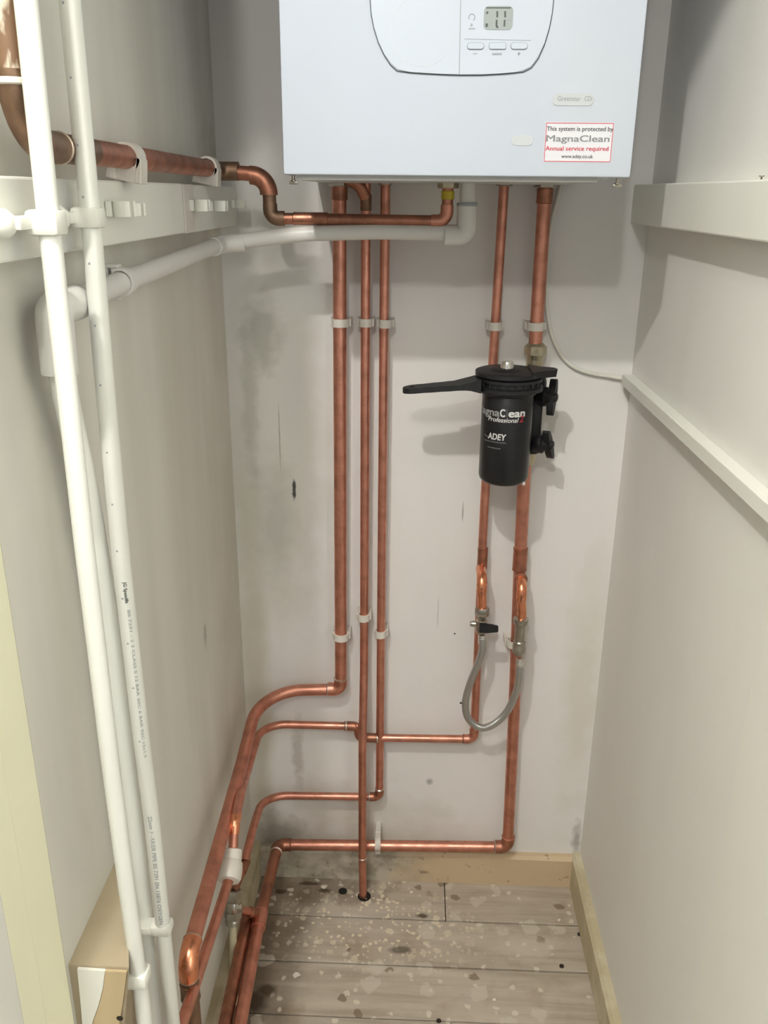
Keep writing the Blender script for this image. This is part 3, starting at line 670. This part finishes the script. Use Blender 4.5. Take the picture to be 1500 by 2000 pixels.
b = nb(); p = FP(944, 12); q = FP(1003, 16); box(b, (p.x+.003, YP-.0008, q.z-.0004), (q.x-.003, YP-.0005, q.z+.0008)); obj('display_frame', b, 'digit', cpn)
b = nb()
for pts in ([(971, 22), (971, 34)], [(970, 39), (969.5, 52), (973, 54)], [(986.5, 22), (986.5, 34)], [(985.5, 39), (985, 52)], [(950, 27), (953, 23)]): stroke(b, [FP(*q) for q in pts], .0020, YP-.0006)
rrect(b, 948, 46, 953, 53, .0005, YP-.0006, .0003); obj('display_digits', b, 'digit', cpn)
b = nb(); rrect(b, 990, 36, 999, 40, .0008, YP-.0006, .0003); obj('display_symbol', b, 'line', cpn)
for u0, rr in ((911.5, .005), (954.5, .0025), (996.5, .005)):
    b = nb(); rrect(b, u0, 83, u0+34.5, 97, .0042 if rr > .003 else .0022, YP, .0007); bt = obj('button', b, 'line', cpn)
    b = nb(); rrect(b, u0+1.2, 84.2, u0+33.3, 95.8, .0036 if rr > .003 else .0016, YP-.0006, .0012); obj('button_cap', b, 'panel', cpn)
b = nb(); stroke(b, [FP(924, 105), FP(932, 105)], .0009, YP); stroke(b, [FP(1010, 105), FP(1017, 105)], .0009, YP); stroke(b, [FP(1013.5, 101), FP(1013.5, 109)], .0009, YP)
stroke(b, [FP(961, 105.5), FP(980, 105.5)], .0020, YP); obj('button_symbols', b, 'line', cpn)
b = nb()
for k in range(11):
    t0, t1 = (math.radians(-60+300*(k+i)/12) for i in (0, 1)); c = FP(921.5, 34)
    stroke(b, [c+V((math.cos(t), 0, math.sin(t)))*.0034 for t in (t0, t1)], .0010, YP)
rrect(b, 919, 46, 923, 52, .0008, YP, .0003); stroke(b, [FP(915, 56), FP(928, 56)], .0011, YP); obj('flame_symbol', b, 'line', cpn)
c = FP(826, 60); b = nb(); stroke(b, [c+V((math.cos(2*PI*k/48), 0, math.sin(2*PI*k/48)))*.0355 for k in range(48)], .0007, YP, .0002, True)
obj('dial_outline', b, 'faint', cpn)
# badge, faint mark, sticker
YS = YFb
b = nb()
def rr2(bm, u0, v0, u1, v1, rad, t, y=YS):
    a = pY(u0, v1, y); c = pY(u1, v0, y); pts = []; rad = min(rad, (c.z-a.z)*.49)
    for cx_, cz_, a0 in ((c.x-rad, c.z-rad, 0), (a.x+rad, c.z-rad, 90), (a.x+rad, a.z+rad, 180), (c.x-rad, a.z+rad, 270)):
        for k in range(7):
            t_ = math.radians(a0+90*k/6); pts.append(V((cx_+rad*math.cos(t_), y, cz_+rad*math.sin(t_))))
    prism(bm, pts, (0, -t, 0)); return a, c
a, c = rr2(b, 1078, 182, 1161, 206, .0070, .0008); bg = obj('badge', b, 'badge', BO, False)
flat_text('lettering', 'Greenstar', a.x+.006, YS-.0008, a.z+.0048, .026, .0052, 'badge_text', bg)
flat_text('lettering', 'CDi', a.x+.0365, YS-.0008, a.z+.0048, .0085, .0052, 'badge_text', bg)
b = nb(); rr2(b, 998, 264, 1042, 284, .0058, .0006); obj('badge', b, 'badge', BO)
b = nb(); a, c = rr2(b, 1061, 239.5, 1200, 316.5, .0008, .0003); st = obj('sticker', b, 'paper', BO); st['label'] = 'white sticker with red border and lettering'
b = nb(); e_ = .0009
stroke(b, [V((a.x+e_, 0, a.z+e_)), V((c.x-e_, 0, a.z+e_)), V((c.x-e_, 0, c.z-e_)), V((a.x+e_, 0, c.z-e_))], .0007, YS-.0003, .0002, True); obj('red_border', b, 'red', st)
def SX(u): return pY(u, 280, YS).x
def SZ(v): return pY(1150, v, YS).z
ys = YS-.0003
flat_text('lettering', 'This system is protected by', SX(1066), ys, SZ(256), SX(1195)-SX(1066), .0048, 'ink', st, .012)
flat_text('lettering', 'MagnaClean', SX(1066), ys, SZ(277), SX(1189)-SX(1066), .0070, 'inkgrey', st, .018)
flat_text('lettering', 'o', SX(1190), ys, SZ(266), .0012, .0015, 'ink', st)
flat_text('lettering', 'Annual service required', SX(1066), ys, SZ(294.5), SX(1189)-SX(1066), .0048, 'red', st, .014)
flat_text('lettering', 'www.adey.co.uk', SX(1098), ys, SZ(309), SX(1160)-SX(1098), .0040, 'ink', st, .012)

# ------------------------------------------------------------------ magnetic filter
mx, my = .1425, 1.335; mr = .0395
FI = thing('magnetic_filter', (mx, my, .915), 'black cylindrical water filter with white and red lettering and a long side handle', 'filter')
b = nb(); lathe(b, (mx, my, .921), (0, 0, 1), [(0, .030), (.0015, .034), (.005, .0375), (.011, mr), (.154, mr), (.1555, mr-.001)], 56); can = obj('canister', b, 'can', FI, True)
b = nb(); lathe(b, (mx, my, 1.063), (0, 0, 1), [(0, mr), (.0015, .043), (.004, .0445), (.006, .0445), (.0065, .050), (.0075, .0525), (.013, .0525), (.0145, .050), (.015, .0475), (.021, .0475), (.022, .051), (.026, .051), (.027, .048)], 48)
for k in range(22):
    a_ = 2*PI*k/22; px, py = mx+math.cos(a_)*.0485, my+math.sin(a_)*.0485
    lathe(b, (px, py, 1.0785), (0, 0, 1), [(0, .0016), (.006, .0016)], 6)
obj('locking_collar', b, 'black', FI, True)
# lower spanner with long handle to the left
def plate(bm, pts, z, t): prism(bm, [V((x, y, z)) for x, y in pts], (0, 0, t))
hy = 1.318
b = nb()
upper_edge = [(mx-.045, hy+.026), (mx-.058, hy+.022), (mx-.070, hy+.021), (mx-.080, hy+.018), (mx-.092, hy+.0185), (mx-.104, hy+.016), (mx-.116, hy+.0165), (mx-.130, hy+.014), (mx-.142, hy+.0145), (mx-.152, hy+.013), (mx-.160, hy+.008), (mx-.163, hy)]
lower_edge = [(x, 2*hy-y) for x, y in upper_edge[::-1]][1:]
hole_c = (mx-.149, hy)
# handle with a hole: quad strip ring
zt0 = 1.063
outer = upper_edge+lower_edge
def with_hole(bm, outer, hc, hr, zfun, t):
    n = len(outer); cut = 2
    # split: body part (x > hc+.014) as plate, tip as annulus
    xs = hc[0]+.014
    body = [p for p in outer if p[0] > xs]
    def edge_at(seq): 
        for p_, q_ in zip(seq, seq[1:]):
            if (p_[0]-xs)*(q_[0]-xs) <= 0: f_ = (xs-p_[0])/(q_[0]-p_[0]+1e-9); return (xs, p_[1]+(q_[1]-p_[1])*f_)
    eu = edge_at(outer[:n//2+1]); el = edge_at(outer[n//2:])
    tip = [p for p in outer if p[0] <= xs]; tip = [eu]+tip+[el]
    def z_(p): return zfun(p[0])
    body_poly = [p for p in outer[:n//2+1] if p[0] > xs]+[eu, el]+[p for p in outer[n//2+1:] if p[0] > xs]
    lo = [V((p[0], p[1], z_(p))) for p in body_poly]
    # body strips
    m_ = len(body_poly)//2
    for i in range(m_-1):
        A_, B_ = lo[i], lo[i+1]; C_, D_ = lo[-2-i], lo[-1-i]
        prism(bm, [A_, B_, C_, D_], (0, 0, t))
    ring = tip+[(xs, hc[1]-.004), (xs, hc[1]+.004)]
    for p_, q_ in zip(ring, ring[1:]+ring[:1]):
        def inn_(p): d = math.hypot(p[0]-hc[0], p[1]-hc[1]); return (hc[0]+(p[0]-hc[0])*hr/d, hc[1]+(p[1]-hc[1])*hr/d)
        a_, c_ = inn_(p_), inn_(q_)
        prism(bm, [V((*p_, z_(p_))), V((*q_, z_(q_))), V((*c_, z_(c_))), V((*a_, z_(a_)))], (0, 0, t))
def zf(x): return 1.0665+.012*max(0, min(1, (x-(mx-.163))/.118)) - .002
with_hole(b, outer, hole_c, .005, zf, .0085)
prism(b, [V((mx-.098, hy-.018, 1.0755)), V((mx-.060, hy-.021, 1.0735)), V((mx-.045, hy-.026, 1.071)), V((mx-.045, hy-.026, 1.090)), V((mx-.052, hy-.024, 1.0895)), V((mx-.062, hy-.021, 1.086))], (0, .045, 0))
obj('handle', b, 'black', FI)
# upper spanner
b = nb(); lathe(b, (mx-.002, my, 1.091), (0, 0, 1), [(0, .046), (.001, .050), (.007, .050), (.0085, .046)], 40)
pts = [(mx+.030, my-.036), (mx+.045, my-.024), (mx+.062, my-.016), (mx+.070, my-.012), (mx+.0715, my-.002), (mx+.068, my+.008), (mx+.045, my+.018), (mx+.030, my+.034)]
prism(b, [V((x, y, 1.092)) for x, y in pts], (.0015, 0, .0105)); lathe(b, (mx-.006, my, 1.098), (0, 0, 1), [(0, .030), (.004, .022), (.005, .018)], 30)
obj('upper_spanner', b, 'black', FI, True)
b = nb(); lathe(b, (mx-.004, my-.002, 1.098), (0, 0, 1), [(0, .013), (.003, .0125), (.004, .0105), (.0125, .0095), (.0145, .0085), (.0140, .0062), (.011, .0058)], 28); obj('air_vent', b, 'chrome', FI, True)['label'] = 'shiny steel air vent cap'
# side valve block behind, on the thick pipe
vx = .196
b = nb(); box(b, (vx-.012, 1.375, .975), (vx+.008, 1.420, 1.045), .004); lathe(b, (vx-.004, 1.395, .952), (0, 0, 1), [(0, .013), (.012, .016), (.036, .016), (.040, .012), (.075, .012), (.080, .017), (.118, .0175), (.130, .014), (.140, .014)], 26)
for zc_ in (1.052, .975):
    prism(b, [V((mx+.02, my+.02, zc_-.016)), V((vx+.004, 1.385, zc_-.016)), V((vx-.004, 1.41, zc_-.016)), V((mx, my+.035, zc_-.016))], (0, 0, .032))
obj('valve_block', b, 'black', FI, True)
for zc_, ang in ((1.050, -.25), (.972, .45)):
    k0 = V((vx+.010, 1.375, zc_)); d = V((1, -.55, .04)).normalized(); s, u, d = frame(d)
    b = nb(); lathe(b, k0-d*.012, d, [(0, .013), (.006, .0155), (.014, .0155), (.016, .011), (.022, .011), (.024, .0075), (.031, .007), (.032, .005)], 22)
    for sg in (1, -1):
        ax = Matrix.Rotation(ang, 3, d) @ (V((0, 0, 1))*sg); ax = (ax-d*ax.dot(d)).normalized(); sd = d.cross(ax)
        o_ = k0+d*.006
        prism(b, [o_+ax*.004-sd*.007, o_+ax*.014-sd*.0062, o_+ax*.026-sd*.003, o_+ax*.029, o_+ax*.027+sd*.004, o_+ax*.014+sd*.0062, o_+ax*.004+sd*.007], d*.011)
    obj('wing_knob', b, 'black', FI, True)
b = nb(); hexnut(b, (.1925, 1.428, 1.106), (0, 0, 1), .0185, .016); lathe(b, (.1925, 1.428, 1.100), (0, 0, 1), [(0, .014), (.007, .016), (.0221, .0165), (.026, .012)], 22); lathe(b, (.1925, 1.428, 1.062), (0, 0, 1), [(0, .014), (.04, .014)], 18); obj('compression_nut', b, 'brass', FI, True)
b = nb(); hexnut(b, (.1885, 1.425, .934), (0, 0, 1), .0170, .012); lathe(b, (.1885, 1.425, .922), (0, 0, 1), [(0, .012), (.002, .0155), (.012, .0165), (.04, .013)], 22); obj('compression_nut', b, 'brass', FI, True)
def can_text(s, z, a0, a1, h, mat, bold=0., shear=0., slope=0.):
    rr = mr+.0002; wdt = (a1-a0)*rr; bm = text_bm(s, wdt, h, bold, shear)
    bmesh.ops.subdivide_edges(bm, edges=[e for e in bm.edges if e.calc_length() > .004], cuts=2)
    for v in bm.verts:
        t_ = a0+v.co.x/rr; rz = rr+v.co.z; v.co = V((mx+math.sin(t_)*rz, my-math.cos(t_)*rz, z+v.co.y+slope*v.co.x))
    obj('lettering', bm, mat, can)
Zt = lambda v: pY(980, v, my-mr).z
A = lambda u, z=1.0: math.asin(max(-1, min(1, (pY(u, 850, my-mr*.8).x-mx)/mr)))
a_r = A(1021)
aw = A(972)-A(962.5)
can_text('Magna', Zt(815), A(972)-aw*5.6, A(972), .0120, 'print_grey', .03)
can_text('C', Zt(815), A(973.5), A(982.5), .0120, 'print_white', .04)
can_text('l', Zt(815), A(985.5), A(987), .0120, 'print_dim', .03)
can_text('ean', Zt(815), A(989.5), a_r, .0120, 'print_white', .04)
can_text('Professional', Zt(825.5), A(953), A(1010), .0072, 'print_white', .02, .25)
can_text('2', Zt(825.5), A(1012), A(1019), .0105, 'print_red', .03, .1)
can_text('ADEY', Zt(861), A(954), A(987), .0100, 'print_white', .03, .12)
can_text('MAGNETIC FILTRATION SYSTEMS', Zt(866.5), A(948), A(988), .0016, 'print_grey', .03)
can_text('www.adey.co.uk', Zt(878), A(954), A(978), .0018, 'print_grey', .03)
b = nb(); t0, t1 = A(948), A(957); pts = [V((mx+math.sin(t)*(mr+.0003), my-math.cos(t)*(mr+.0003), Zt(855)-.002*i)) for i, t in enumerate((t0, (t0+t1)/2, t1))]; sweep(b, pts, .0003, 6); obj('logo_line', b, 'print_grey', can)
b = nb(); lathe(b, (mx+.030, my-.026, .925), (.6, -.8, 0), [(0, .003), (.0006, .003)], 12); obj('care_sticker', b, 'print_white', can)

# ------------------------------------------------------------------ filling loop
YL = 1.385
FLo = thing('filling_loop', (.125, YL, .42), 'braided silver filling loop hose hanging between two copper branches with a black lever', 'hose')
def P(u, v, y=YL): return pY(u, v, y)
for (uu, vts, mt) in ((942, (1128, 1192), .0078), (1020, (1142, 1212), .0078)):
    a0 = P(uu, vts[0]); a1 = P(uu, vts[1]); 
    b = nb(); sweep(b, [V((a0.x, YL, a0.z-.026)), a1], .0078, 20); obj('branch_pipe', b, 'bright', FLo, True)
    b = nb(); sweep(b, fillet([(a0.x, 1.424, a0.z), (a0.x, YL, a0.z-.003), (a0.x, YL, a0.z-.030)], .017), .0090, 20); obj('elbow_fitting', b, 'bright', FLo, True)
# left valve
q0 = P(942, 1186); dz = V((0, 0, -1))
b = nb(); hexnut(b, q0, dz, .0125, .017); lathe(b, q0+dz*.016, dz, [(0, .0075), (.008, .0075), (.010, .010), (.028, .0105), (.034, .0085), (.036, .0065)], 22)
lathe(b, q0+V((-.020, .002, -.034)), (1, 0, 0), [(0, .004), (.004, .0055), (.012, .0055), (.015, .003)], 14); obj('isolating_valve', b, 'nickel', FLo, True)
lv = P(938, 1224, YL-.011)
b = nb(); prism(b, [lv+V((-.002, 0, .009)), lv+V((.012, 0, .0075)), lv+V((.020, 0, .0045)), lv+V((.031, 0, .0045)), lv+V((.0315, 0, -.0065)), lv+V((.012, 0, -.0085)), lv+V((-.002, 0, -.0085))], (0, -.008, 0))
bmesh.ops.bevel(b, geom=list(b.edges), offset=.0012, segments=2, affect='EDGES'); obj('lever', b, 'black', FLo)['label'] = 'black plastic lever'
# right check valve
q1 = P(1018, 1206)
b = nb(); lathe(b, q1, dz, [(0, .009), (.002, .0135), (.008, .0140), (.012, .0125), (.015, .0098), (.045, .0098), (.047, .0115), (.055, .0115), (.0565, .0122), (.068, .0120), (.070, .008), (.074, .0075)], 24); obj('check_valve', b, 'nickel', FLo, True)
hs = P(942, 1243); he = P(1015.5, 1296)
for p0, nm in ((hs+V((0, 0, .004)), 0), (he+V((0, 0, .012)), 1)):
    b = nb(); lathe(b, p0, dz, [(0, .0070), (.003, .0076), (.0045, .0068), (.007, .0076), (.009, .0068), (.011, .0076), (.013, .0068), (.016, .0076), (.018, .0066)], 20); obj('ferrule', b, 'chrome', FLo, True)
def cr(pts, n=10):
    pts = [V(p) for p in pts]; pts = [pts[0]*2-pts[1]]+pts+[pts[-1]*2-pts[-2]]; out = []
    for i in range(1, len(pts)-2):
        a_, b_, c_, d_ = pts[i-1:i+3]
        for k in range(n):
            t = k/n; out.append(.5*((2*b_)+(c_-a_)*t+(2*a_-5*b_+4*c_-d_)*t*t+(3*b_-a_-3*c_+d_)*t**3))
    out.append(pts[-2]); return out
yh = lambda u, v, y=YL-.004: P(u, v, y)
hp = [hs, yh(942, 1268), yh(932, 1300), yh(918, 1335), yh(909, 1372), yh(914, 1402), yh(938, 1421), yh(965, 1414), yh(990, 1390), yh(1008, 1352), yh(1014, 1322), he]
b = nb(); sweep(b, cr(hp, 8), .0066, 18); obj('braided_hose', b, 'braid', FLo, True)
b = nb(); lathe(b, yh(898, 1373), (1, 0, 0), [(0, .0016), (.005, .0016)], 10); obj('hose_barb', b, 'rust', FLo, True)
# black wall speck / small wall screws
b = nb(); p = pY(888, 1237, YB); lathe(b, p+V((0, -.001, 0)), (0, -1, 0), [(0, .0016), (.001, .0008)], 8); tag(obj('wall_nail', b, 'rust', None, True), 'tiny dark nail head in the back wall left of the black lever', 'nail')

# ------------------------------------------------------------------ cable and trunking on the right
cpts = [pY(u, v, 1.455) for u, v in ((1098, 352), (1087, 395), (1074, 450), (1069, 520), (1068, 590), (1074, 640), (1090, 684), (1115, 713), (1150, 728), (1190, 735))]+[V((.344, 1.452, 1.0655)), V((.352, 1.43, 1.066))]
b = nb(); sweep(b, cr(cpts, 8), .0032, 12); tag(obj('white_cable', b, 'cable', None, True), 'thin white cable curving from the boiler down to the trunking on the right', 'cable')
TK = thing('cable_trunking', (.35, 1.0, 1.058), 'slim white square cable trunking running along the right wall', 'trunking')
b = nb(); box(b, (.3445, .60, 1.0575), (XR, 1.447, 1.0735), .0008); obj('base_channel', b, 'paint', TK)
b = nb(); box(b, (.3405, .60, 1.0568), (.3444, 1.446, 1.0745), .0010); obj('lid', b, 'paint', TK)
# small marks on trims: nail on right batten, rust at the corner
b = nb(); p = pX(1487, 351, .34); lathe(b, (p.x, p.y, 1.368), (0, 0, 1), [(0, .001), (.003, .001), (.0032, .003), (.004, .0028)], 10); tag(obj('wall_nail', b, 'screw', None, True), 'small nail standing on top of the right batten', 'nail')
b = nb(); p = pX(95, 425, -.288)
# plaster crumbs on the floorboards
for u, v, s in ((632, 1733, .005), (688, 1751, .002), (715, 1756, .0015), (1092, 1797, .003), (578, 1905, .007), (605, 1872, .004), (966, 1953, .0035), (760, 1725, .003), (803, 1743, .0035)):
    p = on_floor(u, v); b = nb(); n = 7
    pts = [V((p.x+math.cos(2*PI*k/n)*s*random.uniform(.6, 1.3), p.y+math.sin(2*PI*k/n)*s*random.uniform(.5, 1.1), .0002)) for k in range(n)]
    prism(b, pts, (0, 0, .0007)); obj('paint_drip', b, 'crumb', floor)
